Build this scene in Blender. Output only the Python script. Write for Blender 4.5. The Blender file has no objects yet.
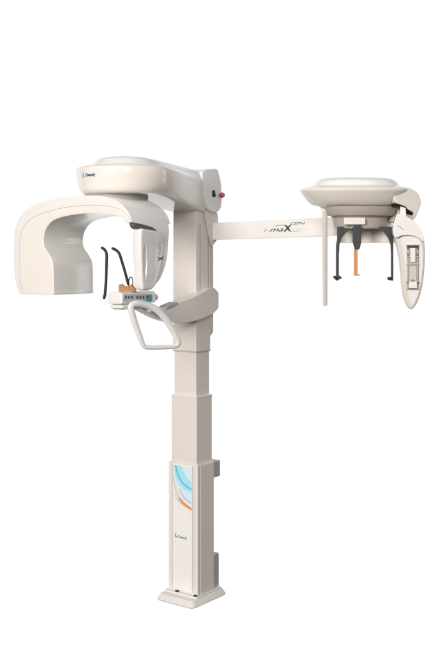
import bpy, bmesh, math, random
from mathutils import Vector, Matrix
V = Vector
scene = bpy.context.scene
C = scene.collection
CAMZ = 1.718
# ---------- frame of the machine (plan view) ----------
TH = math.radians(37)
U = V((math.cos(TH), -math.sin(TH), 0))      # across the column front
B = V((math.sin(TH), math.cos(TH), 0))       # towards the back of the column
N = -B                                        # front face normal
UP = V((0, 0, 1))
CC = V((-.1285, .10, 0))                      # foot of the column = origin of the machine
CAM = V((0, -5, CAMZ))

def W(px, py, Y):                             # survey helper: photo sight line met at depth Y
    Z = 5 + Y
    return V(((px-217)*.001*Z, Y, CAMZ-(py-260)*.001*Z))
def ON(px, py, P, n):                         # sight line met with a plane
    d = V(((px-217)*.001, 1, -(py-260)*.001))
    t = (P-CAM).dot(n)/d.dot(n)
    return CAM+d*t
def L(a, b, z):                               # machine frame -> world
    return CC+U*a+B*b+V((0, 0, z))

# ---------- materials ----------
def mat(name, col, rough=.35, metal=0, coat=0, noise=.0, nscale=6, spec=.5, bump=0):
    m = bpy.data.materials.new(name); m.use_nodes = True
    nt = m.node_tree; p = nt.nodes['Principled BSDF']
    p.inputs['Base Color'].default_value = (*col, 1)
    p.inputs['Roughness'].default_value = rough
    p.inputs['Metallic'].default_value = metal
    p.inputs['Coat Weight'].default_value = coat
    p.inputs['Coat Roughness'].default_value = .08
    p.inputs['Specular IOR Level'].default_value = spec
    tc = nt.nodes.new('ShaderNodeTexCoord')
    n = nt.nodes.new('ShaderNodeTexNoise'); n.inputs['Scale'].default_value = nscale; n.inputs['Detail'].default_value = 5
    nt.links.new(tc.outputs['Object'], n.inputs['Vector'])
    if noise:
        r = nt.nodes.new('ShaderNodeMapRange')
        r.inputs['To Min'].default_value = 1-noise; r.inputs['To Max'].default_value = 1+noise
        nt.links.new(n.outputs['Fac'], r.inputs['Value'])
        mx = nt.nodes.new('ShaderNodeVectorMath'); mx.operation = 'SCALE'
        mx.inputs[0].default_value = col
        nt.links.new(r.outputs[0], mx.inputs['Scale']); nt.links.new(mx.outputs[0], p.inputs['Base Color'])
        r2 = nt.nodes.new('ShaderNodeMapRange')
        r2.inputs['To Min'].default_value = max(rough-.035, .02); r2.inputs['To Max'].default_value = rough+.035
        nt.links.new(n.outputs['Fac'], r2.inputs['Value']); nt.links.new(r2.outputs[0], p.inputs['Roughness'])
    if bump:
        n2 = nt.nodes.new('ShaderNodeTexNoise'); n2.inputs['Scale'].default_value = 450
        nt.links.new(tc.outputs['Object'], n2.inputs['Vector'])
        b = nt.nodes.new('ShaderNodeBump'); b.inputs['Strength'].default_value = bump; b.inputs['Distance'].default_value = .0005
        nt.links.new(n2.outputs['Fac'], b.inputs['Height']); nt.links.new(b.outputs[0], p.inputs['Normal'])
    return m
M = dict(
    ivory=mat('ivory_gloss_plastic', (.83, .775, .715), .15, coat=.35, noise=.02),
    barbeige=mat('bar_beige', (.58, .52, .47), .4, noise=.05),
    cavity=mat('cavity_shade', (.13, .12, .11), .6, noise=.1),
    railgrey=mat('rail_grey', (.40, .38, .36), .35, metal=.3, noise=.08),
    cream=mat('cream_gloss_plastic', (.83, .775, .72), .20, coat=.3, noise=.03),
    white=mat('white_gloss_plastic', (.81, .79, .77), .15, coat=.35, noise=.02),
    column=mat('cream_painted_metal', (.75, .70, .655), .36, coat=.15, noise=.04, bump=.12),
    panel=mat('pale_panel_gloss', (.88, .855, .83), .25, coat=.4, noise=.02),
    base=mat('base_white', (.76, .735, .71), .32, coat=.3, noise=.04),
    taupe=mat('taupe_plastic', (.55, .49, .44), .42, noise=.05),
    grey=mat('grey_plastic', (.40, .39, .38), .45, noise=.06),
    seam=mat('seam_shadow', (.30, .26, .23), .6),
    lightseam=mat('seam_light', (.52, .46, .41), .6),
    black=mat('black_plastic', (.014, .011, .010), .45, spec=.35, noise=.1),
    dark=mat('charcoal_plastic', (.034, .035, .039), .42, spec=.35, noise=.1),
    orange=mat('orange_plastic', (.58, .25, .08), .42, noise=.08, nscale=40),
    amber=mat('amber_rest', (.40, .175, .04), .45, noise=.25, nscale=60),
    red=mat('red_button', (.42, .015, .02), .22, coat=.6, noise=.05),
    metal=mat('brushed_aluminium', (.62, .60, .57), .32, metal=.75, noise=.08, nscale=60),
    teal=mat('teal_ink', (.05, .42, .55), .4),
    icon=mat('icon_ink', (.06, .09, .11), .4),
    navy=mat('navy_ink', (.02, .12, .30), .4),
    cyan=mat('cyan_ink', (.40, .79, .88), .3, coat=.3),
    pale=mat('pale_blue_ink', (.72, .83, .87), .3, coat=.3),
    blue=mat('blue_ink', (.12, .46, .82), .3, coat=.3),
    sky=mat('sky_ink', (.45, .74, .85), .3, coat=.3),
    orng=mat('orange_ink', (.86, .30, .06), .3, coat=.3),
    peach=mat('peach_ink', (.86, .58, .36), .3, coat=.3),
    lens=mat('ink_black', (.015, .015, .02), .3),
)

# ---------- mesh helpers ----------
def finish(name, bm, m, parent, angle=35, wn=True, label=None):
    bmesh.ops.recalc_face_normals(bm, faces=bm.faces)
    for v in bm.verts: v.co -= CC
    me = bpy.data.meshes.new(name); bm.to_mesh(me); bm.free()
    me.materials.append(M[m] if isinstance(m, str) else m)
    for p in me.polygons: p.use_smooth = True
    me.set_sharp_from_angle(angle=math.radians(angle))
    o = bpy.data.objects.new(name, me); C.objects.link(o); o.parent = parent
    if wn:
        w = o.modifiers.new('wn', 'WEIGHTED_NORMAL'); w.keep_sharp = True; w.weight = 60
    if label: o['label'] = label
    return o
def catmull(pts, k=6, closed=True):
    out = []; n = len(pts)
    rng = range(n) if closed else range(n-1)
    for i in rng:
        g = (lambda j: V(pts[j % n])) if closed else (lambda j: V(pts[min(max(j, 0), n-1)]))
        p0, p1, p2, p3 = g(i-1), g(i), g(i+1), g(i+2)
        for s in range(k):
            t = s/k
            out.append(.5*((2*p1)+(p2-p0)*t+(2*p0-5*p1+4*p2-p3)*t*t+(3*p1-p0-3*p2+p3)*t**3))
    if not closed: out.append(V(pts[-1]))
    return out
def fillet(pts, r, k=5):                      # round the corners of a 2-D polygon
    out = []; n = len(pts)
    for i in range(n):
        p = V(pts[i][:2]); rr = pts[i][2] if len(pts[i]) > 2 else r
        a = V(pts[i-1][:2])-p; b = V(pts[(i+1) % n][:2])-p
        d = min(rr, a.length*.48, b.length*.48)
        if d < 1e-6: out.append(p); continue
        q0 = p+a.normalized()*d; q1 = p+b.normalized()*d
        for s in range(k+1):
            t = s/k
            out.append(q0*(1-t)**2+p*2*t*(1-t)+q1*t*t)
    return out
def slab(loop, d, bev=0, seg=4, both=True):   # planar 3-D loop pushed along vector d, rims rounded
    bm = bmesh.new()
    vs = [bm.verts.new(p) for p in loop]
    f = bm.faces.new(vs)
    r = bmesh.ops.extrude_face_region(bm, geom=[f])
    nv = [e for e in r['geom'] if isinstance(e, bmesh.types.BMVert)]
    bmesh.ops.translate(bm, verts=nv, vec=d)
    ff = [e for e in r['geom'] if isinstance(e, bmesh.types.BMFace)]
    edges = set(f.edges)
    if both:
        for x in ff: edges |= set(x.edges)
    if bev:
        bmesh.ops.bevel(bm, geom=list(edges), offset=bev, segments=seg, profile=.5, affect='EDGES', clamp_overlap=True)
    return bm
def join(*bms):
    out = bmesh.new()
    for b in bms:
        me = bpy.data.meshes.new('t'); b.to_mesh(me); b.free(); out.from_mesh(me); bpy.data.meshes.remove(me)
    return out
def box(a0, a1, b0, b1, z0, z1, bev=.004, r=.0, seg=3, top=None):
    """box in the machine frame; r = radius of the upright edges; top = inset of the top face"""
    pl = fillet([(a0, b0), (a1, b0), (a1, b1), (a0, b1)], r, 5) if r else [V(p) for p in ((a0, b0), (a1, b0), (a1, b1), (a0, b1))]
    bm = slab([L(p.x, p.y, z0) for p in pl], V((0, 0, z1-z0)), 0)
    if top:
        c = L((a0+a1)/2, (b0+b1)/2, 0)
        for v in bm.verts:
            if abs(v.co.z-z1) < 1e-6:
                q = v.co-c; au = q.dot(U); bu = q.dot(B)
                v.co = c+U*au*(1-top/((a1-a0)/2))+B*bu*(1-top/((b1-b0)/2))+UP*v.co.z
    if bev:
        if r: ed = [e for e in bm.edges if abs(e.verts[0].co.z-e.verts[1].co.z) < 1e-6]
        else: ed = list(bm.edges)
        bmesh.ops.bevel(bm, geom=ed, offset=bev, segments=seg, profile=.5, affect='EDGES', clamp_overlap=True)
    return bm
def obox(c, ex, ey, ez, bev=.001, seg=2):     # oriented box: centre and three half vectors
    bm = bmesh.new(); bmesh.ops.create_cube(bm, size=2)
    for v in bm.verts: v.co = c+ex*v.co.x+ey*v.co.y+ez*v.co.z
    if bev: bmesh.ops.bevel(bm, geom=list(bm.edges), offset=bev, segments=seg, profile=.5, affect='EDGES', clamp_overlap=True)
    return bm
def tube(path, rad, n=16, closed=False, flat=None, cap=True):
    """swept tube; flat=(vector, factor) squashes the section along a fixed vector"""
    bm = bmesh.new(); rings = []; m = len(path)
    if not isinstance(rad, (list, tuple)): rad = [rad]*m
    T = []
    for i in range(m):
        a = path[(i-1) % m] if (closed or i > 0) else path[i]
        b = path[(i+1) % m] if (closed or i < m-1) else path[i]
        T.append((b-a).normalized())
    if flat: nrm = flat[0].normalized()
    else:
        nrm = T[0].orthogonal().normalized()
    for i in range(m):
        if flat: x = (flat[0]-T[i]*flat[0].dot(T[i])).normalized()
        else:
            x = (nrm-T[i]*nrm.dot(T[i])).normalized(); nrm = x
        y = T[i].cross(x)
        fx = flat[1] if flat else 1
        rings.append([bm.verts.new(path[i]+x*math.cos(t)*rad[i]*fx+y*math.sin(t)*rad[i]) for t in [2*math.pi*k/n for k in range(n)]])
    for i in range(m if closed else m-1):
        r0, r1 = rings[i], rings[(i+1) % m]
        for k in range(n): bm.faces.new((r0[k], r0[(k+1) % n], r1[(k+1) % n], r1[k]))
    if cap and not closed:
        for r, t, s in ((rings[0], T[0], -1), (rings[-1], T[-1], 1)):
            i = 0 if s < 0 else m-1
            prev = r
            for f, h in ((.8, .5), (.45, .85)):
                nr = [bm.verts.new(path[i]+(v.co-path[i])*f+t*s*rad[i]*h) for v in r]
                for k in range(n): bm.faces.new((prev[k], prev[(k+1) % n], nr[(k+1) % n], nr[k]))
                prev = nr
            bm.faces.new(prev)
    return bm
def lathe(c, prof, n=96, axis=UP, sx=1.0):
    bm = bmesh.new(); x = axis.orthogonal().normalized(); y = axis.cross(x); rings = []
    prof = [V(p) for p in prof]
    for p in prof:
        if p.x < 1e-5: rings.append([bm.verts.new(c+axis*p.y)])
        else: rings.append([bm.verts.new(c+axis*p.y+(x*math.cos(2*math.pi*k/n)+y*math.sin(2*math.pi*k/n))*p.x) for k in range(n)])
    for a, b in zip(rings, rings[1:]):
        for k in range(n):
            k2 = (k+1) % n
            if len(a) == 1 and len(b) == 1: continue
            if len(a) == 1: bm.faces.new((a[0], b[k], b[k2]))
            elif len(b) == 1: bm.faces.new((a[k], a[k2], b[0]))
            else: bm.faces.new((a[k], a[k2], b[k2], b[k]))
    return bm
def strip(A, Bc, lift):                       # printed shape: band between two equally long 3-D curves
    bm = bmesh.new()
    a = [bm.verts.new(p+lift) for p in A]; b = [bm.verts.new(p+lift) for p in Bc]
    for i in range(len(a)-1): bm.faces.new((a[i], a[i+1], b[i+1], b[i]))
    r = bmesh.ops.extrude_face_region(bm, geom=list(bm.faces))
    bmesh.ops.translate(bm, verts=[e for e in r['geom'] if isinstance(e, bmesh.types.BMVert)], vec=lift*-.9)
    return bm
def text_bm(s, o, ex, ey, size, thick=.0004, shear=0, bold=0):
    """lettering lying on a plane: o = lower left, ex, ey = unit axes"""
    cu = bpy.data.curves.new('lettering', 'FONT'); cu.body = s; cu.size = 1; cu.shear = shear; cu.offset = bold
    cu.extrude = .02; cu.resolution_u = 4
    ob = bpy.data.objects.new('lettering', cu); C.objects.link(ob)
    dg = bpy.context.evaluated_depsgraph_get(); me = bpy.data.meshes.new_from_object(ob.evaluated_get(dg))
    bpy.data.objects.remove(ob); bpy.data.curves.remove(cu)
    bm = bmesh.new(); bm.from_mesh(me); bpy.data.meshes.remove(me)
    xs = [v.co.x for v in bm.verts]; x0, x1 = min(xs), max(xs)
    nz = ex.cross(ey).normalized()
    for v in bm.verts:
        v.co = o+ex*((v.co.x-x0)/(x1-x0)*size[0])+ey*(v.co.y/.7*size[1])+nz*(thick*(1 if v.co.z > 0 else -1))
    return bm

# ---------- the machine ----------
root = bpy.data.objects.new('dental_xray_machine', None); C.objects.link(root)
root.location = CC; root.empty_display_size = .3
root['label'] = 'tall cream dental x-ray machine on a telescopic column with a side arm'
root['category'] = 'x-ray machine'

# base plate
o = finish('base_plate', join(box(-.122, .122, -.147, .147, 0, .034, .007, .035, 3, top=.012),
                              box(-.104, .104, -.095, .12, .032, .043, .004, .02, 3)), 'base', root)
for a, b in ((-.03, -.083), (.088, -.083)):
    finish('floor_clip', box(a-.009, a+.009, b-.004, b+.006, .042, .049, .001), 'black', o)

# lower housing
Z1 = CAMZ-(465-260)*.005
house = finish('lower_column_housing', join(box(-.092, .092, -.071, .071, .038, Z1, .003, .012)), 'column', root)
finish('corner_trim', box(.083, .0945, -.0735, -.060, .039, Z1-.001, .002, .004), 'white', house)
finish('corner_trim', box(-.0945, -.083, -.0735, -.060, .039, Z1-.001, .002, .004), 'white', house)
finish('side_cover', box(.090, .0945, -.050, .062, .045, Z1-.006, .0015), 'column', house)
PF = L(0, -.0735, 0)
def F(px, py): return ON(px, py, PF, N)
ax = lambda p: (p-CC).dot(U)
pa0, pa1 = ax(F(172.6, 500)), ax(F(191.9, 500))
pan = finish('front_panel', box(pa0, pa1, -.0735, -.068, .052, Z1-.008, .0012), 'panel', house)
for a in (pa0-.0028, pa1+.0028):
    finish('panel_groove', box(a-.0009, a+.0009, -.0722, -.068, .052, Z1-.008, 0), 'lightseam', house)
LF = N*.0006
def printed(name, A, Bc, m):
    A = [F(*p) for p in catmull([V(p) for p in A], 8, False)]; Bc = [F(*p) for p in catmull([V(p) for p in Bc], 8, False)]
    return A, Bc
def pr(A, Bc, m, k):
    a, b = printed('', A, Bc, m); finish('printed_arc', strip(a, b, N*(.0004+.0003*k)), m, house, wn=False)
pr([(173.0, 464.5), (173.2, 480), (176, 492), (182, 500), (191.6, 506)], [(191.4, 467.2), (191.5, 468), (191.55, 470), (191.6, 473), (191.6, 475)], 'pale', 0)
pr([(173.4, 464.6), (175, 474), (178, 482), (184, 489), (191.6, 493.5)], [(181.4, 465.8), (183, 470), (185, 474), (188, 478.5), (191.6, 482)], 'cyan', 1)
pr([(175.2, 464.9), (177.3, 474), (180.5, 480.8), (185, 486), (191.6, 490.2)], [(176.4, 465), (178.4, 473.4), (181.4, 479.8), (185.6, 484.8), (191.6, 488.7)], 'blue', 2)
pr([(173.0, 476), (174.2, 486), (176.6, 494), (179, 499), (182, 503)], [(173.9, 474), (175.2, 485), (177.6, 492.6), (180.2, 497.7), (183, 501.3)], 'peach', 2)
pr([(178.6, 498.4), (181, 502), (184, 505.2), (187.5, 508), (191.6, 510.4)], [(179.8, 497.2), (182, 500), (184.8, 502.8), (188, 505.4), (191.6, 507.8)], 'orng', 3)
pr([(174, 493), (176, 498), (179, 502.4), (182, 505), (184, 506.4)], [(174.2, 491.5), (176.6, 496.8), (179.6, 501), (182.4, 503.6), (184, 504.8)], 'sky', 1)
pr([(179.6, 489.6), (182, 494.6), (185, 498.6), (188, 501.3), (191.6, 503.6)], [(179.9, 489.2), (182.4, 494.2), (185.3, 498), (188.2, 500.7), (191.6, 503)], 'blue', 3)
# logo: drop + lettering
q = F(177.7, 537.6)
finish('logo_lettering', text_bm('Owandy', q+N*.0006, U, UP, (.060, .0138), bold=.005), 'navy', house, wn=False)
dp = [F(*p)+N*.0002 for p in catmull([(176.2, 532.4), (175.1, 534.4), (175.2, 536.6), (176.8, 537.4), (177.6, 536.3), (176.4, 536.3), (175.9, 534.8)], 4)]
finish('logo_mark', slab(dp, N*.0006), 'teal', house, wn=False)

# telescopic sections
Z2 = CAMZ-(397-260)*.005; Z3 = CAMZ-(352-260)*.005
s2 = finish('column_section', box(-.081, .081, -.065, .065, Z1-.02, Z2, .002, .005), 'column', root)
s3 = finish('column_section', box(-.0705, .0705, -.0545, .0545, Z2-.02, Z3+.02, .0015, .004), 'column', root)
s4 = finish('column_section', box(-.0745, .0745, -.060, .060, Z3, 2.00, .0025, .005), 'column', root)
finish('section_lip', box(-.0825, .0825, -.0665, .0665, Z2-.010, Z2-.002, .001, .006), 'column', s2)
finish('section_lip', box(-.0762, .0762, -.0617, .0617, Z3-.0035, Z3+.004, .001, .005), 'taupe', s4)
for b in (-.028, .040):
    finish('guide_groove', box(.073, .0752, b-.0012, b+.0012, 1.56, 1.90, 0), 'seam', s4)
# rear spine of the upper carriage
zr = lambda py, b=.09: CAMZ-(py-260)*.001*(5+.1+.8*b)
PS = L(.066, 0, 0)
rp = [ON(px, py, PS, U) for px, py in fillet([(206, 336), (209.6, 337.5), (213.4, 332), (213.4, 246), (206, 246)], 1.2)]
finish('rear_spine', slab(rp, U*-.132, .002, 2), 'column', root)

# wall brackets behind the lower housing
finish('wall_bracket', join(box(-.072, .072, .07, .150, CAMZ-217*.00515, CAMZ-201*.00515, .004, .01),
                            box(-.060, .060, .05, .10, CAMZ-213*.00515, CAMZ-204*.00515, .002)), 'taupe', root)
finish('cable_box', box(-.070, .070, .065, .142, .034, .205, .005, .01), 'taupe', root)

# ---------- top housing ----------
RC = .232; VC = -.50
def halfw(v, d, k):
    # half width of the plan outline at position v; d inset (circle), k*d inset (neck)
    neck = .096-d*k
    r = RC-d
    t = (v-VC)/r
    cw = r*math.sqrt(max(0, 1-t*t)) if abs(t) < 1 else 0
    if v <= VC: return cw
    x = min(max((v-VC)/.50, 0), 1); x = x*x*(3-2*x)
    return max(r*(1-x)+neck*x, neck)
def hloop(d, k, zf, back):
    r = RC-d; pts = []
    vs = [VC-r*math.cos(math.pi/2*i/22) for i in range(23)]+[VC+(back-VC)*i/26 for i in range(1, 27)]
    return [L(halfw(v, d, k) if i else .0, v, zf(v)) for i, v in enumerate(vs)], [L(-halfw(v, d, k), v, zf(v)) for i, v in enumerate(vs)][1:]
def lin(z0, z1):
    def f(v):
        t = min(max((v+.5)/.5, 0), 1); return z0+(z1-z0)*t
    return f
def loft_head(levels, capb=True, capt=True):
    bm = bmesh.new(); rings = []
    for d, k, zf, back in levels:
        R, Lf = hloop(d, k, zf, back)
        rings.append([bm.verts.new(p) for p in R+Lf[::-1]])
    n = len(rings[0])
    for a, b in zip(rings, rings[1:]):
        for i in range(n): bm.faces.new((a[i], a[(i+1) % n], b[(i+1) % n], b[i]))
    h = len(R)                                  # caps: cross strips between the two sides
    for rg, on in ((rings[0], capb), (rings[-1], capt)):
        if not on: continue
        Rr = rg[:h]; Ll = [rg[0]]+rg[h:][::-1]
        for i in range(h-1):
            if i == 0: bm.faces.new((Rr[0], Rr[1], Ll[1]))
            else: bm.faces.new((Rr[i], Rr[i+1], Ll[i+1], Ll[i]))
    return bm
bot = 2.021
hv = [(.062, .5, lin(bot, 1.956), -.02), (.046, .4, lin(bot+.001, 1.957), -.018), (.030, .25, lin(bot+.008, 1.963), -.012),
      (.018, .15, lin(bot+.022, 1.98), -.006), (.009, .08, lin(bot+.045, 2.005), 0), (.003, 0, lin(bot+.08, 2.05), 0),
      (0, 0, lin(bot+.112, 2.09), 0), (.003, .05, lin(bot+.121, 2.102), 0)]
top = finish('top_housing', loft_head(hv), 'ivory', root, 50, wn=False)
lv = [(.0035, .05, lin(bot+.1215, 2.1025), 0), (.010, .1, lin(bot+.127, 2.112), 0), (.03, .12, lin(bot+.130, 2.125), 0),
      (.062, .18, lin(bot+.132, 2.142), 0), (.070, .2, lin(bot+.137, 2.15), 0), (.088, .30, lin(bot+.159, 2.164), 0),
      (.104, .42, lin(bot+.169, 2.172), 0), (.125, .5, lin(bot+.174, 2.175), 0), (.15, .55, lin(bot+.177, 2.177), 0)]
finish('housing_lid', loft_head(lv), 'white', top, 50, wn=False)
# end cap on the column top
PCAP = L(.100, 0, 0)
cp = [(202.2, 171.5), (206, 169.0, 2), (218.2, 168.3, 2.5), (221.6, 182), (222.6, 198), (221.6, 209, 3), (216.5, 213.8, 3), (207.5, 209.5, 4), (202.6, 197)]
cap = finish('end_cap', slab([ON(px, py, PCAP, U) for px, py in fillet(cp, 1.5)], U*-.2, .010, 5), 'white', top)
finish('cable_port', slab([ON(px, py, L(.1005, 0, 0), U) for px, py in fillet([(212.2, 190.2), (215.0, 190.2), (215.3, 193.5), (215.9, 195), (215.3, 197), (212.2, 196.8)], .5)], U*-.004), 'black', top)
kc = ON(220.9, 195.2, L(.104, 0, 0), U)
finish('stop_button', join(lathe(kc-U*.004, [(0, 0), (.011, 0), (.011, .006), (0, .006)], 24, U), lathe(kc, [(0, 0), (.011, 0), (.0142, .005), (.0142, .011), (.010, .018), (0, .0195)], 32, U)), 'red', top)
# logo on the disc's front side
a0 = math.radians(205)
def band(px, py):                              # sight line met with the disc side
    c = L(0, VC, 0); d = V(((px-217)*.001, 1, -(py-260)*.001))
    o2 = CAM-c; A = d.x**2+d.y**2; Bq = 2*(o2.x*d.x+o2.y*d.y); Cq = o2.x**2+o2.y**2-(RC+.0008)**2
    t = (-Bq-math.sqrt(Bq*Bq-4*A*Cq))/(2*A); return CAM+d*t
def wrap(bm, px, py, c2):
    o2 = band(px, py); c = L(0, VC, 0)
    a1 = math.atan2(o2.y-c.y, o2.x-c.x)
    for v in bm.verts:
        a = a1+v.co.x/RC; r = RC+v.co.z
        v.co = V((c.x+r*math.cos(a), c.y+r*math.sin(a), o2.z+v.co.y))
    return bm
finish('logo_lettering', wrap(text_bm('Owandy', V((0, 0, .0002)), V((1, 0, 0)), V((0, 1, 0)), (.063, .0140), bold=.005, thick=.0006), 85.2, 176.4, 0), 'navy', top, wn=False)
dm = slab([V((x, y, -.0004)) for x, y in catmull([(.002, .016), (-.006, .008), (-.004, -.003), (.005, -.005), (.006, -.001), (-.001, .001), (-.002, .008)], 4)], V((0, 0, .0012)))
finish('logo_mark', wrap(dm, 83.2, 176.2, 0), 'teal', top, wn=False)
finish('vent_tab', obox(L(.0, -.52, bot+.178), U*.03, B*.012, UP*.002, .001), 'lightseam', top)
# turntable under the disc
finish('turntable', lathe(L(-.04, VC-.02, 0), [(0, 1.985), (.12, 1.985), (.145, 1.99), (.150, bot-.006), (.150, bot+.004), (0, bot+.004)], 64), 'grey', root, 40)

# side shoulder where the ceph arm starts
PSH = L(.080, 0, 0)
sh = [(203.4, 207), (211, 211), (217.6, 212.5), (218.4, 218), (218.2, 238.5), (212.4, 246.8, .5), (210.8, 246.0, .5)]
shd = finish('arm_shoulder', slab([ON(px, py, PSH, U) for px, py in fillet(sh, 1.5)], U*-.16, .003, 3), 'column', root)
sm = [ON(px, py, L(.0808, 0, 0), U) for px, py in [(202.6, 207.5), (204.8, 221), (207.4, 233), (210.6, 246.6)]]
finish('seam', tube(catmull(sm, 6, False), .0016, 8), 'seam', shd)

# ---------- rotating C-arm ----------
RD = .255
RO = W(75, 240, -.52)                           # a point on its front plane
def R(px, py, off=0): return ON(px, py, RO+N*off, N)
prof = [(17.5, 289), (14.2, 272), (13.6, 250), (14.6, 232), (18.5, 219), (26.5, 209.5), (40, 202.6), (60, 197.6), (80, 195.7), (98, 195.9),
        (109, 197.8), (118, 201.8), (125.6, 208.4), (130.6, 217), (133.0, 228), (133.6, 240), (133.6, 262), (133.4, 292), (132.4, 296), (127.4, 296), (126.8, 292), (126.8, 262), (126.6, 236), (126.2, 227), (124.6, 221.6), (121, 217.6), (110, 214.6), (88, 213.4), (68, 215.6),
        (54, 220.0), (47, 227), (43.9, 236), (44.2, 246), (49.4, 254.6), (52.8, 262), (53.6, 272), (53.8, 290), (52.5, 294.8), (36, 295.2), (21, 294.0)]
ring = finish('rotating_arm', slab([R(*p) for p in catmull(prof, 5)], B*RD, .009, 5), 'white', root, 40, wn=False)
PO = R(133.6, 240)+U*.001
def carve(ob, cutbm):
    c = finish('cut', cutbm, 'white', root, wn=False)
    ob.modifiers.clear()
    b = ob.modifiers.new('b', 'BOOLEAN'); b.object = c; b.operation = 'DIFFERENCE'; b.solver = 'EXACT'
    bpy.context.view_layer.update()
    me = bpy.data.meshes.new_from_object(ob.evaluated_get(bpy.context.evaluated_depsgraph_get()))
    ob.modifiers.clear(); ob.data = me
    bpy.data.objects.remove(c); me.set_sharp_from_angle(angle=math.radians(32))
    bb = ob.modifiers.new('bevel', 'BEVEL'); bb.width = .0022; bb.segments = 2; bb.limit_method = 'ANGLE'; bb.angle_limit = math.radians(50)
cutp = [(90, 219.8), (131, 220.4)]+[tuple(p) for p in catmull([V(p) for p in [(131.5, 220.5), (140, 222.6), (150, 225.0), (159.5, 228.6), (164.8, 235.4), (165.6, 246), (163.4, 262), (159.2, 275), (155.6, 285.5)]], 5, False)]+\
       [tuple(p) for p in catmull([V(p) for p in [(157.6, 286.2), (163.5, 279), (168.2, 268), (170.9, 255), (172.2, 238), (173.5, 224)]], 5, False)]+[(200, 224), (200, 340), (90, 340)]
carve(ring, slab([ON(px, py, PO+U*.02, U) for px, py in cutp], U*-.085))
g = [(21.6, 293.8), (20, 272), (19.4, 250), (20.4, 236), (25, 224.5), (33, 217.5), (48, 211.4), (66, 207.2), (86, 205.2), (104, 205.6), (117, 208.4), (126, 214), (131.5, 221.5)]
finish('seam', tube([R(*p, .0002) for p in catmull(g, 6, False)], .0011, 8), 'lightseam', ring)
finish('seam', tube([R(*p, .0004) for p in [(48, 211.6), (50, 215), (54, 219.6)]], .0010, 8), 'lightseam', ring)
# cream front face set into the cover
fp = [(23, 290), (22, 272), (21.4, 252), (22.4, 237), (27, 226), (35, 219.4), (48, 213.6), (66, 209.2), (86, 207.3), (104, 207.6), (115, 210), (123.5, 214.5),
      (126, 217.2), (121, 216.3), (110, 213.6), (88, 212.4), (67, 214.6), (53.0, 219.2), (45.8, 226.4), (42.6, 236), (42.9, 246.6), (48.1, 255.4), (51.4, 262.6), (52.2, 272), (52.3, 289), (51.4, 292.8), (36, 292.6), (25, 291.8)]
finish('front_cover', slab([R(*p, .0010) for p in catmull(fp, 4)], B*.006, .0009, 2), 'cream', ring)
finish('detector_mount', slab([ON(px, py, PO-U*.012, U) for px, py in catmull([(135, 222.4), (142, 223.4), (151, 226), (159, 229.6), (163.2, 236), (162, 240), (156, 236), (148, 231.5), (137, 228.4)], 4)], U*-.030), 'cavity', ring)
# detector
dt = [(141.5, 229.6), (147, 229.2), (155, 230.4), (160.8, 233.2), (163.9, 240), (164.0, 252), (162.0, 266), (158.8, 278.5), (155.6, 286.4), (151.0, 290.2), (145.6, 290.4), (142.4, 287), (141.2, 265), (140.7, 244)]
PD = PO+U*.0045
dbm = slab([ON(px, py, PD, U) for px, py in catmull(dt, 5)], U*-.048, .013, 6)
det = finish('detector_head', dbm, 'white', root, 45)
cut = tube([ON(145.8, y, PD+U*.004, U) for y in (246, 252, 262, 272, 279)], [.007, .013, .0150, .013, .006], 20)
carve(det, cut)
# lettering reading downwards
lo = ON(158.4, 241.5, PD+U*.0005, U)
finish('lettering', text_bm('i-ma', lo-B*.0, -UP, B, (.062, .024), shear=-.35), 'grey', det, wn=False)
finish('lettering', text_bm('X', lo-UP*.064-B*.002, -UP, B, (.022, .034), shear=-.2, bold=.03), 'lens', det, wn=False)

# ---------- chin support arm ----------
PA = L(.112, 0, 0)
arm = [(209.5, 288.4, 1), (214.6, 287.8, 1), (218.8, 292.5, 1), (218.8, 308, 1.5), (213.6, 313.6, 2), (205, 318, 9), (190, 322.6, 12), (174, 323.0, 12), (160, 318.6, 9), (146, 311, 6), (134, 304.5, 1),
       (134, 299.5, 1), (150, 303, 5), (163, 309.0, 6), (178, 302.8, 10), (196, 296.6, 10)]
armo = finish('support_arm', slab([ON(px, py, PA, U) for px, py in fillet(arm, 1.5, 6)], U*-.062, .009, 2), 'column', root)
pd = [(165.5, 310.2), (168, 306.0), (177, 302.0), (178.6, 304.6), (172, 308.6)]
finish('grey_pad', slab([ON(px, py, PA+U*.0005, U) for px, py in fillet(pd, .6)], U*-.05, .001, 2), 'grey', armo)

# ---------- control panel / chin rest ----------
PB = W(121.6, 298, -.50)                        # near corner of the control box
zz = lambda py, Y=-.45: CAMZ-(py-260)*.001*(5+Y)
def Q(a, b, z): return PB*1+U*a+B*b+V((0, 0, z-PB.z))
def qloop(a0, a1, b0, b1, r): return fillet([(a0, b0), (a1, b0), (a1, b1), (a0, b1)], r, 5)
def qloft(levels):
    bm = bmesh.new(); rings = []
    for a0, a1, b0, b1, r, z in levels: rings.append([bm.verts.new(Q(p.x, p.y, z)) for p in qloop(a0, a1, b0, b1, r)])
    n = len(rings[0])
    for a, b in zip(rings, rings[1:]):
        for i in range(n): bm.faces.new((a[i], a[(i+1) % n], b[(i+1) % n], b[i]))
    bm.faces.new(rings[0][::-1]); bm.faces.new(rings[-1]); return bm
zt, zb = zz(292.0), zz(303.6)
pn = finish('control_box', qloft([(-.084, -.004, .004, .236, .006, zb), (-.090, .0, .0, .24, .007, zb+.006), (-.086, -.003, .004, .236, .007, zt-.006), (-.082, -.008, .010, .228, .007, zt)]), 'white', root, 40)
finish('lower_tray', qloft([(-.070, .0, .010, .20, .02, zz(309.3)), (-.078, .004, .0, .21, .02, zz(307.5)), (-.078, .004, .0, .21, .02, zz(305.0)), (-.07, -.004, .01, .2, .02, zz(303.9))]), 'white', root, 40)
PP = PB+U*.0012
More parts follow.
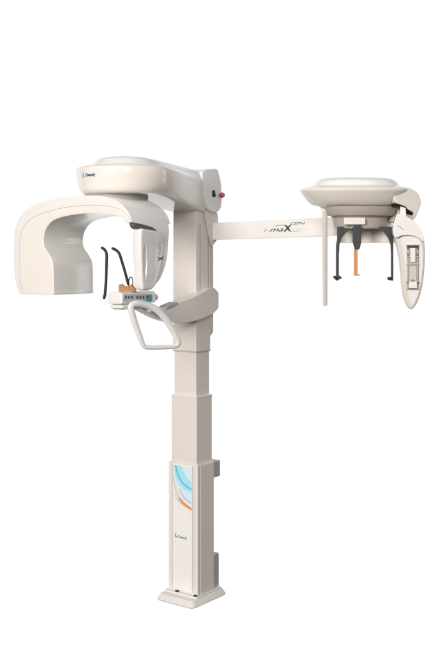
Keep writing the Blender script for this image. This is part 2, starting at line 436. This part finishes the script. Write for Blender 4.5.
def K(px, py, o=0): return ON(px, py, PP+U*o, U)
kp = finish('keypad', slab([K(*p) for p in fillet([(123.2, 294.2), (151.5, 294.0), (152.4, 301.2), (123.2, 302.0)], .8)], U*-.004, .0005, 2), 'taupe', pn)
kp.data.materials[0] = mat('keypad_grey', (.52, .54, .55), .35, coat=.3, noise=.03)
for i, px in enumerate((126.0, 129.0, 132.0, 137.4, 140.4, 143.4)):
    finish('key', slab([K(*p, .0008) for p in fillet([(px-.8, 295.8), (px+.8, 295.8), (px+.8, 298.8), (px-.8, 298.8)], .4)], U*-.003, .0003, 2), 'icon', kp)
finish('key', slab([K(*p, .001) for p in fillet([(146.4, 295.4), (148.4, 295.4), (148.4, 298.0), (146.4, 298)], .5)], U*-.003, .0003, 2), 'icon', kp)
finish('colour_label', slab([K(*p, .0004) for p in fillet([(145.6, 299.0), (149.2, 294.6), (152.0, 294.8), (152.2, 301.0), (145.9, 301.3)], .5)], U*-.003), 'teal', kp)
for px, py, mm in ((138, 300.3, 'orange'), (134.5, 299.8, 'cyan'), (129.5, 300.2, 'white'), (141.6, 300.2, 'red')):
    finish('icon', slab([K(*p, .0006) for p in fillet([(px-.7, py-.4), (px+.7, py-.4), (px+.7, py+.5), (px-.7, py+.5)], .2)], U*-.003), mm, kp)
kn = Q(-.03, .232, (zz(298.6)))
finish('side_knob', lathe(kn, [(0, 0), (.017, 0), (.017, .034), (.014, .04), (0, .041)], 32, B), 'white', root, 40)
# amber chin rest
chc = Q(-.045, .05, zt)
cr = [(118.6, 292.4), (118.6, 284.6), (121.4, 284.0), (123.6, 286.2), (127.6, 286.8), (131.2, 284.2), (134.6, 289), (135.8, 292.4)]
PCr = Q(-.03, .06, 0)
nn = (N*.6+U*.4).normalized()
finish('chin_rest', slab([ON(px, py, PCr, nn) for px, py in fillet(cr, .9, 4)], nn*-.042, .004, 3), 'amber', root)
finish('chin_post', tube([ON(px, py, PCr-nn*.02, nn) for px, py in catmull([(128.6, 287), (129, 279), (131.2, 277), (132.6, 280), (132.8, 287)], 5, False)], .0026, 8), 'dark', root)
# temple rods
def rod(pts, off):
    P = PCr+nn*off
    return tube([ON(px, py, P, nn) for px, py in catmull(pts, 6, False)], .0064, 14)
finish('temple_rod', join(rod([(102.0, 247.8), (104.6, 249.8), (106.3, 253), (106.6, 259), (106.0, 280), (104.9, 296)], .03),
                          tube([ON(px, py, PCr+nn*.03, nn) for px, py in ((104.6, 295.5), (104.0, 298))], .0068, 12)), 'black', root)
finish('temple_rod', rod([(112.6, 248.4), (116.4, 250.4), (119.4, 254), (122, 262), (125, 272), (128.2, 284)], .0), 'black', root)

# ---------- hand grip ----------
PH = W(150, 325, -.42); nh = V((.55, -.83, 0)).normalized()
hp = [(131.5, 305.5), (131.6, 312), (135.2, 324), (139.6, 336), (143.6, 345.5), (148, 347.4), (160, 347.3), (172, 346.8), (177.4, 345.2), (178.4, 341.5), (174.6, 333.5), (169, 324), (162.5, 315.5), (155.5, 309.2), (146.5, 304.9), (137, 303.4)]
hr = [.014, .0145, .0135, .0125, .010, .0095, .0095, .0095, .011, .0135, .0145, .0145, .0145, .0145, .0145, .0145]
hpp = catmull([(x, y, r*1000) for (x, y), r in zip(hp, hr)], 5)
finish('hand_grip', tube([ON(p.x, p.y, PH, nh) for p in hpp], [p.z/1000*1.1 for p in hpp], 18, True, flat=(nh, .75)), 'white', root)
finish('grip_mount', tube([W(150, 311, -.40), W(158, 316, -.30), W(166, 318.5, -.2)], [.016, .02, .016], 16, flat=(UP, .6)), 'taupe', root)

# ---------- ceph arm ----------
E = V((.84, -.54, 0)).normalized(); EN = V((-E.y*-1, 0, 0)); EN = V((E.y, -E.x, 0)).normalized()   # face towards the viewer
P0 = W(216, 230, .10)
def A(px, py, o=0): return ON(px, py, P0+EN*o, EN)
zT = A(218, 222.6).z; zB = A(218, 239.8).z
def beam(x0, x1, dzt, dzb):
    p0, p1 = A(x0, 230), A(x1, 230)
    rise = lambda p: (p-P0).dot(E)*.018
    return [V((p0.x, p0.y, zB+rise(p0)+dzb)), V((p1.x, p1.y, zB+rise(p1)+dzb)), V((p1.x, p1.y, zT+rise(p1)+dzt)), V((p0.x, p0.y, zT+rise(p0)+dzt))]
bo = finish('ceph_arm', slab(beam(210, 388, 0, 0), EN*-.045, .0025, 3), 'white', root)
bx = finish('arm_carriage', slab([A(px, py, .012) for px, py in fillet([(340, 226), (394, 225), (394, 242.6), (340, 243)], 1)], EN*-.10, .003, 3), 'cream', root)
finish('seam', slab([A(px, py, .0128) for px, py in [(372, 228.2), (372.4, 228.2), (372.4, 241.6), (372, 241.6)]], EN*-.002), 'lightseam', bx)
# lettering i-max CEPH
def at(px, py): return A(px, py, .0008)
er = (E+UP*.018).normalized()
def w_(p0, p1): return (at(p1, 228)-at(p0, 228)).length
finish('lettering', text_bm('i', at(264.2, 232.2), er, UP, (w_(264.2, 266.6), .020), shear=.5, bold=-.005), 'lens', bo, wn=False)
finish('lettering', text_bm('-', at(267.2, 231.6), er, UP, (w_(267.2, 268.6), .02), shear=.3), 'lens', bo, wn=False)
finish('lettering', text_bm('ma', at(269.4, 231.8), er, UP, (w_(269.4, 283.6), .0215), shear=.45), 'lens', bo, wn=False)
finish('lettering', text_bm('X', at(283.6, 231.3), er, UP, (w_(283.6, 291.6), .030), shear=.1, bold=.03), 'lens', bo, wn=False)
finish('lettering', text_bm('CEPH', at(290.4, 225.0), er, UP, (w_(290.4, 305), .0130), shear=.3), 'icon', bo, wn=False)
def astrip(A1, B1, m, o=.0006):
    a = [A(*p) for p in catmull(A1, 5, False)]; b = [A(*p) for p in catmull(B1, 5, False)]
    finish('printed_stroke', strip(a, b, EN*o), m, bo, wn=False)
astrip([(275, 226.0), (282, 224.8), (288, 226.4)], [(275, 226.35), (282, 225.3), (288, 226.9)], 'lens')
astrip([(288, 228.4), (297, 227.6), (304, 226.8)], [(288, 228.9), (297, 228.2), (304, 227.1)], 'sky')
astrip([(290, 229.9), (301, 229.0), (311, 228.0)], [(290, 230.3), (301, 229.6), (311, 228.4)], 'peach')
astrip([(290, 231.4), (296, 231.0), (300, 230.9)], [(290, 231.8), (296, 231.5), (300, 231.1)], 'grey')

# ---------- ceph head ----------
YC = -.42
HC = W(357.5, 200, YC); HC.z = 0
zc = lambda py: CAMZ-(py-260)*.001*(5+YC)
tilt = math.radians(2.5)
AX = V((0, -math.sin(tilt), math.cos(tilt)))
def HL(prof, n=128):
    c = V((W(360, 200, YC).x, HC.y, zc(192)))
    return lathe(c, [(r, (zc(py)-zc(192))) for r, py in prof], n, AX)
def HS(prof, n=144, a=.2545, b=.205, e=2.35):      # rounded oblong shell: prof = (inset, photo height)
    c = V((W(355.8, 200, YC).x, HC.y, zc(192))); bm = bmesh.new(); rings = []
    yx = AX.cross(V((1, 0, 0)))
    for d, py in prof:
        r = []
        for k in range(n):
            t = 2*math.pi*k/n; ct, st = math.cos(t), math.sin(t)
            r.append(bm.verts.new(c+V((1, 0, 0))*(a-d)*math.copysign(abs(ct)**(2/e), ct)+yx*(b-d)*math.copysign(abs(st)**(2/e), st)+AX*(zc(py)-zc(192))))
        rings.append(r)
    for p, q in zip(rings, rings[1:]):
        for k in range(n): bm.faces.new((p[k], p[(k+1) % n], q[(k+1) % n], q[k]))
    bm.faces.new(rings[0][::-1]); bm.faces.new(rings[-1]); return bm
rim = finish('ceph_head', HS([(.12, 208.6), (.10, 207.6), (.080, 206.4), (.064, 205.6), (.052, 204.6), (.040, 202.6), (.027, 199.6), (.014, 195.8), (.005, 192.8), (.0006, 191.2), (0, 190.2), (.002, 189.2), (.007, 188.8), (.10, 188.6)]), 'cream', root, 28)
finish('head_dome', HS([(.10, 189), (.010, 188.95), (.012, 188.3), (.030, 187.6), (.050, 186.6), (.057, 185.6), (.064, 183.4), (.074, 181.2), (.086, 179.6), (.104, 178.5), (.13, 177.8), (.16, 177.5), (.185, 177.4)]), 'white', rim, 50)
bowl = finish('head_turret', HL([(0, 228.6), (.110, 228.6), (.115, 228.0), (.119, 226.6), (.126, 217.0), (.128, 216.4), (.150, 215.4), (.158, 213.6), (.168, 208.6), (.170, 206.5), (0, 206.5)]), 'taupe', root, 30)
bowl.data.materials[0] = mat('turret_shaded_beige', (.47, .42, .37), .36, noise=.04)  # beige darkened further so the colour carries the shade under the head
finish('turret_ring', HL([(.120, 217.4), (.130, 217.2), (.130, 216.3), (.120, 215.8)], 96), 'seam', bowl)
fr = W(354.5, 221, YC-.131)
finish('turret_label', obox(fr+V((0, .006, 0)), V((.047, 0, 0)), V((0, .010, 0)), V((0, 0, .0155)), .0015), 'cream', bowl)
# C shaped bracket at the right end
PC2 = W(405, 200, YC-.172); nc = V((-.1, -1, 0)).normalized()
def X(px, py, o=0): return ON(px, py, PC2+nc*o, nc)
cb = [(393, 190.2), (400, 188.6), (410, 188.2), (418.4, 193.0), (421.6, 202), (419.6, 210), (416.4, 217), (411.4, 221.6), (407, 221), (406.4, 217.2), (408.2, 212), (407.4, 207.5), (402, 205.4), (396.5, 203.0), (394, 197)]
nb = V((.4, -.917, 0)).normalized(); PBk = W(398, 200, YC-.150)
def XB(px, py, o=0): return ON(px, py, PBk+nb*o, nb)
finish('end_bracket', slab([XB(*p) for p in catmull(cb, 5)], nb*-.17, .018, 6), 'cream', rim, 40)
finish('bracket_gap', slab([XB(*p, .0015) for p in fillet([(394.5, 203.0), (397, 203.4), (403, 205.8), (408.4, 209.6), (413.4, 212.4), (412.6, 215.6), (408, 214.4), (402, 208.6), (396, 206.6)], 1)], nb*-.03), 'black', rim)
finish('hinge_link', slab([X(*p, .006) for p in fillet([(400.5, 206.4), (405.8, 208), (406.6, 219), (400, 219)], .8)], nc*-.03, .003, 3), 'white', root)

# ---------- ceph sensor ----------
bd = [(397.4, 214.8), (402, 214.4), (408.6, 217.4), (416, 223), (421.2, 230.6), (424.2, 240), (425.2, 252), (424.6, 270), (422.6, 286), (419.4, 298), (415.4, 306), (411.4, 309.4), (407.6, 306.4), (404.2, 298),
      (402.2, 285), (400.6, 268), (398.2, 251), (394.6, 238), (392.8, 230), (394.6, 221)]
sen = finish('sensor_carrier', slab([X(*p, .0) for p in catmull(bd, 5)], nc*-.075, .015, 6), 'white', root, 40)
sen.data.materials[0] = mat('carrier_shaded_beige', (.68, .62, .57), .25, coat=.3, noise=.03)  # body toned darker to stand in for the carrier's shaded side
finish('face_plate', slab([X(*p, .003) for p in catmull([(401, 237), (410.6, 235), (419, 238), (423.0, 252), (422.6, 270), (420.6, 286), (417.4, 297), (412.6, 305.5), (409.0, 298), (406.9, 285), (405.2, 268), (403.4, 251)], 5)], nc*-.02, .002, 2), 'white', sen, 40)
hd = [(397.4, 214.8), (402, 214.4), (408.6, 217.4), (416, 223), (421.2, 230.6), (424.4, 241.6), (418, 237.4), (410.6, 235.2), (402, 235.6), (395.4, 237.6), (392.8, 230), (394.6, 221)]
hood = finish('sensor_hood', slab([X(*p, .022) for p in catmull(hd, 5)], nc*-.055, .016, 6), 'white', sen, 40)
finish('seam', tube([X(*p, .0224) for p in catmull([(398, 225.8), (400.6, 227.4), (403, 229.4)], 4, False)], .0014, 8), 'seam', sen)
def sb(x0, x1, y0, y1, o, m, name, d=.01, bv=.0008):
    o += .002
    return finish(name, slab([X(*p, o) for p in [(x0, y0), (x1, y0), (x1, y1), (x0, y1)]], nc*-d, bv, 2), m, sen)
bp = sb(406.6, 419.2, 244.6, 289.8, .002, 'lightseam', 'rail_plate', .006)
bp.data.materials[0] = mat('rail_plate_beige', (.50, .46, .42), .4, noise=.04)
for x in (407.4, 416.9): sb(x, x+1.5, 245.6, 289, .008, 'railgrey', 'rail')
for y, h in ((244.6, .8), (252.0, .7), (256.8, .7), (263.6, 1.3), (281.4, 1.0), (288.8, .8)): sb(406.6, 419.2, y, y+h, .011, 'railgrey', 'crossbar', .010)
sb(407.2, 418.6, 245.6, 247.6, .012, 'dark', 'slot', .01)
sb(410.4, 415.4, 248.0, 262.4, .012, 'white', 'slider')
sb(408.9, 409.9, 249, 262, .006, 'railgrey', 'guide_rod')
sb(415.9, 416.6, 249, 262, .006, 'railgrey', 'guide_rod')
sb(409.4, 416.6, 265.6, 280.2, .004, 'barbeige', 'back_plate')
sb(409.0, 417.0, 281.8, 288.2, .014, 'white', 'slider')
for x, y in ((408.0, 254.6), (417.6, 254.6), (408.0, 282.4), (418, 283), (408.0, 248.6), (417.8, 248.6), (412.8, 280.2)): sb(x-.55, x+.55, y-.7, y+.7, .013, 'dark', 'screw', .006, .0004)

# ---------- head positioners ----------
nf = V((-.05, -1, 0)).normalized()
PE = W(360, 240, YC-.06)
def Xf(px, py, o=0): return ON(px, py, PE+nf*o, nf)
le = [(337.2, 226.6), (351.4, 226.6), (351.2, 228.8), (346.4, 232.2), (341.6, 238.4), (339.6, 245), (338.9, 254), (338.9, 275.6), (341.8, 276.8), (341.8, 278.8), (339.4, 279.4), (337.2, 281.0), (333.4, 277.8), (333.4, 276), (336.2, 275.8), (336.3, 246), (337.2, 238)]
ri = [(379.0, 226.6), (393.2, 226.6), (393.4, 238), (393.5, 276), (393.4, 280.8), (388.4, 280.2), (387.2, 277.8), (388.6, 276.9), (391.3, 277), (391.3, 254), (390.9, 245), (388.8, 238.6), (384.4, 232.4), (379.6, 228.8)]
finish('ear_rod_holder', slab([Xf(*p, .02) for p in fillet(le, .6, 3)], nf*-.018, .002, 2), 'dark', root)
finish('ear_rod_holder', slab([Xf(*p, .02) for p in fillet(ri, .6, 3)], nf*-.018, .002, 2), 'dark', root)
for x, o_ in ((335.6, .02), (389.6, .02)):
    finish('ear_plug', tube([Xf(x, 278.2, o_+.012), Xf(x, 278.2, o_-.028)], .006, 12), 'black', root)
mi = [(352.8, 227.4), (354.6, 226.2), (355.2, 224.0), (359.4, 224.0), (360.2, 226.2), (362.8, 228.0), (362.6, 229.6), (361.2, 231), (361.2, 244), (359.4, 249.4), (355.2, 249.6), (352.8, 242)]
nas = finish('nasion_support', slab([Xf(*p, .075) for p in fillet(mi, .9, 4)], nf*-.02, .003, 3), 'dark', root)
finish('nasion_rod', slab([Xf(*p, .070) for p in fillet([(354.2, 248.5), (357.7, 248.5), (357.7, 274.2), (359.6, 274.4), (359.6, 275.8), (354.2, 275.8)], .3, 3)], nf*-.010, .001, 2), 'orange', nas)

# ---------- hanging collimator bar ----------
PV = W(325, 250, YC-.02)
nv = V((-.108, -.994, 0)).normalized()
def Y_(px, py, o=0): return ON(px, py, PV+nv*o, nv)
hb = finish('hanging_bar', slab([Y_(*p) for p in fillet([(322.2, 206), (327.6, 206), (327.4, 305.8), (322.9, 305.8)], .3, 2)], nv*-.035, .002, 2), 'barbeige', root)
finish('bar_strip', slab([Y_(*p, .001) for p in [(325.3, 214), (327.3, 214), (327.2, 305.0), (325.4, 305.0)]], nv*-.03, .0006, 1), 'grey', hb)
finish('bar_mount', slab([Y_(*p, .004) for p in fillet([(319.2, 204), (332, 204), (331, 208.4), (327.6, 212), (322.4, 212)], 1)], nv*-.05, .002, 2), 'cream', hb)

# ---------- camera ----------
cd = bpy.data.cameras.new('camera'); cam = bpy.data.objects.new('camera', cd); C.objects.link(cam)
cam.location = CAM; cam.rotation_euler = (math.pi/2, 0, 0)
cd.sensor_fit = 'VERTICAL'; cd.sensor_height = 36; cd.lens = 1000/650*36; cd.shift_y = -65/650
cd.clip_end = 200; scene.camera = cam

# ---------- made-up surroundings: white only behind the machine, dimmed elsewhere to deepen shade ----------
w = bpy.data.worlds.new('World'); scene.world = w; w.use_nodes = True
nt = w.node_tree; bg = nt.nodes['Background']
tc = nt.nodes.new('ShaderNodeTexCoord'); sp = nt.nodes.new('ShaderNodeSeparateXYZ')
nt.links.new(tc.outputs['Generated'], sp.inputs[0])
mr = nt.nodes.new('ShaderNodeMapRange'); mr.inputs['From Min'].default_value = .40; mr.inputs['From Max'].default_value = .70; mr.interpolation_type = 'SMOOTHSTEP'
nt.links.new(sp.outputs['Y'], mr.inputs['Value'])
mz = nt.nodes.new('ShaderNodeMapRange'); mz.inputs['From Min'].default_value = -.85; mz.inputs['From Max'].default_value = .6; mz.interpolation_type = 'SMOOTHSTEP'
nt.links.new(sp.outputs['Z'], mz.inputs['Value'])
amb = nt.nodes.new('ShaderNodeMix'); amb.data_type = 'RGBA'
amb.inputs[6].default_value = (.035, .028, .022, 1); amb.inputs[7].default_value = (.29, .287, .285, 1)
nt.links.new(mz.outputs[0], amb.inputs[0])
mix = nt.nodes.new('ShaderNodeMix'); mix.data_type = 'RGBA'
hi = nt.nodes.new('ShaderNodeMapRange'); hi.inputs['From Min'].default_value = .42; hi.inputs['From Max'].default_value = .60
hi.inputs['To Min'].default_value = 1; hi.inputs['To Max'].default_value = 0; hi.interpolation_type = 'SMOOTHSTEP'
nt.links.new(sp.outputs['Z'], hi.inputs['Value'])
mu = nt.nodes.new('ShaderNodeMath'); mu.operation = 'MULTIPLY'
nt.links.new(mr.outputs[0], mu.inputs[0]); nt.links.new(hi.outputs[0], mu.inputs[1]); nt.links.new(mu.outputs[0], mix.inputs[0]); nt.links.new(amb.outputs[2], mix.inputs[6]); mix.inputs[7].default_value = (1.03, 1.03, 1.03, 1)
nt.links.new(mix.outputs[2], bg.inputs['Color']); bg.inputs['Strength'].default_value = 1

def area(name, loc, tgt, sx, sy, power, col):
    l = bpy.data.lights.new(name, 'AREA'); l.shape = 'RECTANGLE'; l.size = sx; l.size_y = sy; l.energy = power; l.color = col
    o = bpy.data.objects.new(name, l); C.objects.link(o); o.location = loc
    o.rotation_euler = (V(tgt)-V(loc)).to_track_quat('-Z', 'Y').to_euler()
area('key_softbox', (-4.9, -9.2, 3.5), (.1, 0, 1.0), 3.0, 3.0, 880, (1, .955, .91))
area('top_softbox', (.3, -.6, 5.2), (0, 0, 1.5), 2.4, 2.0, 16, (1, .99, .98))
area('side_fill', (4.6, .9, 2.0), (0, 0, 1.5), .7, 2.6, 12, (1, .985, .96))  # added fill strip: highlights and lighter right-hand faces
area('front_fill', (.2, -7.5, 3.6), (.5, 0, 1.6), 2.0, 1.4, 150, (1, .97, .93))  # added fill behind the camera, lifts the front of the ceph head

scene.view_settings.view_transform = 'Standard'; scene.view_settings.look = 'None'
scene.view_settings.exposure = 0; scene.view_settings.gamma = 1
scene.render.engine = 'CYCLES'
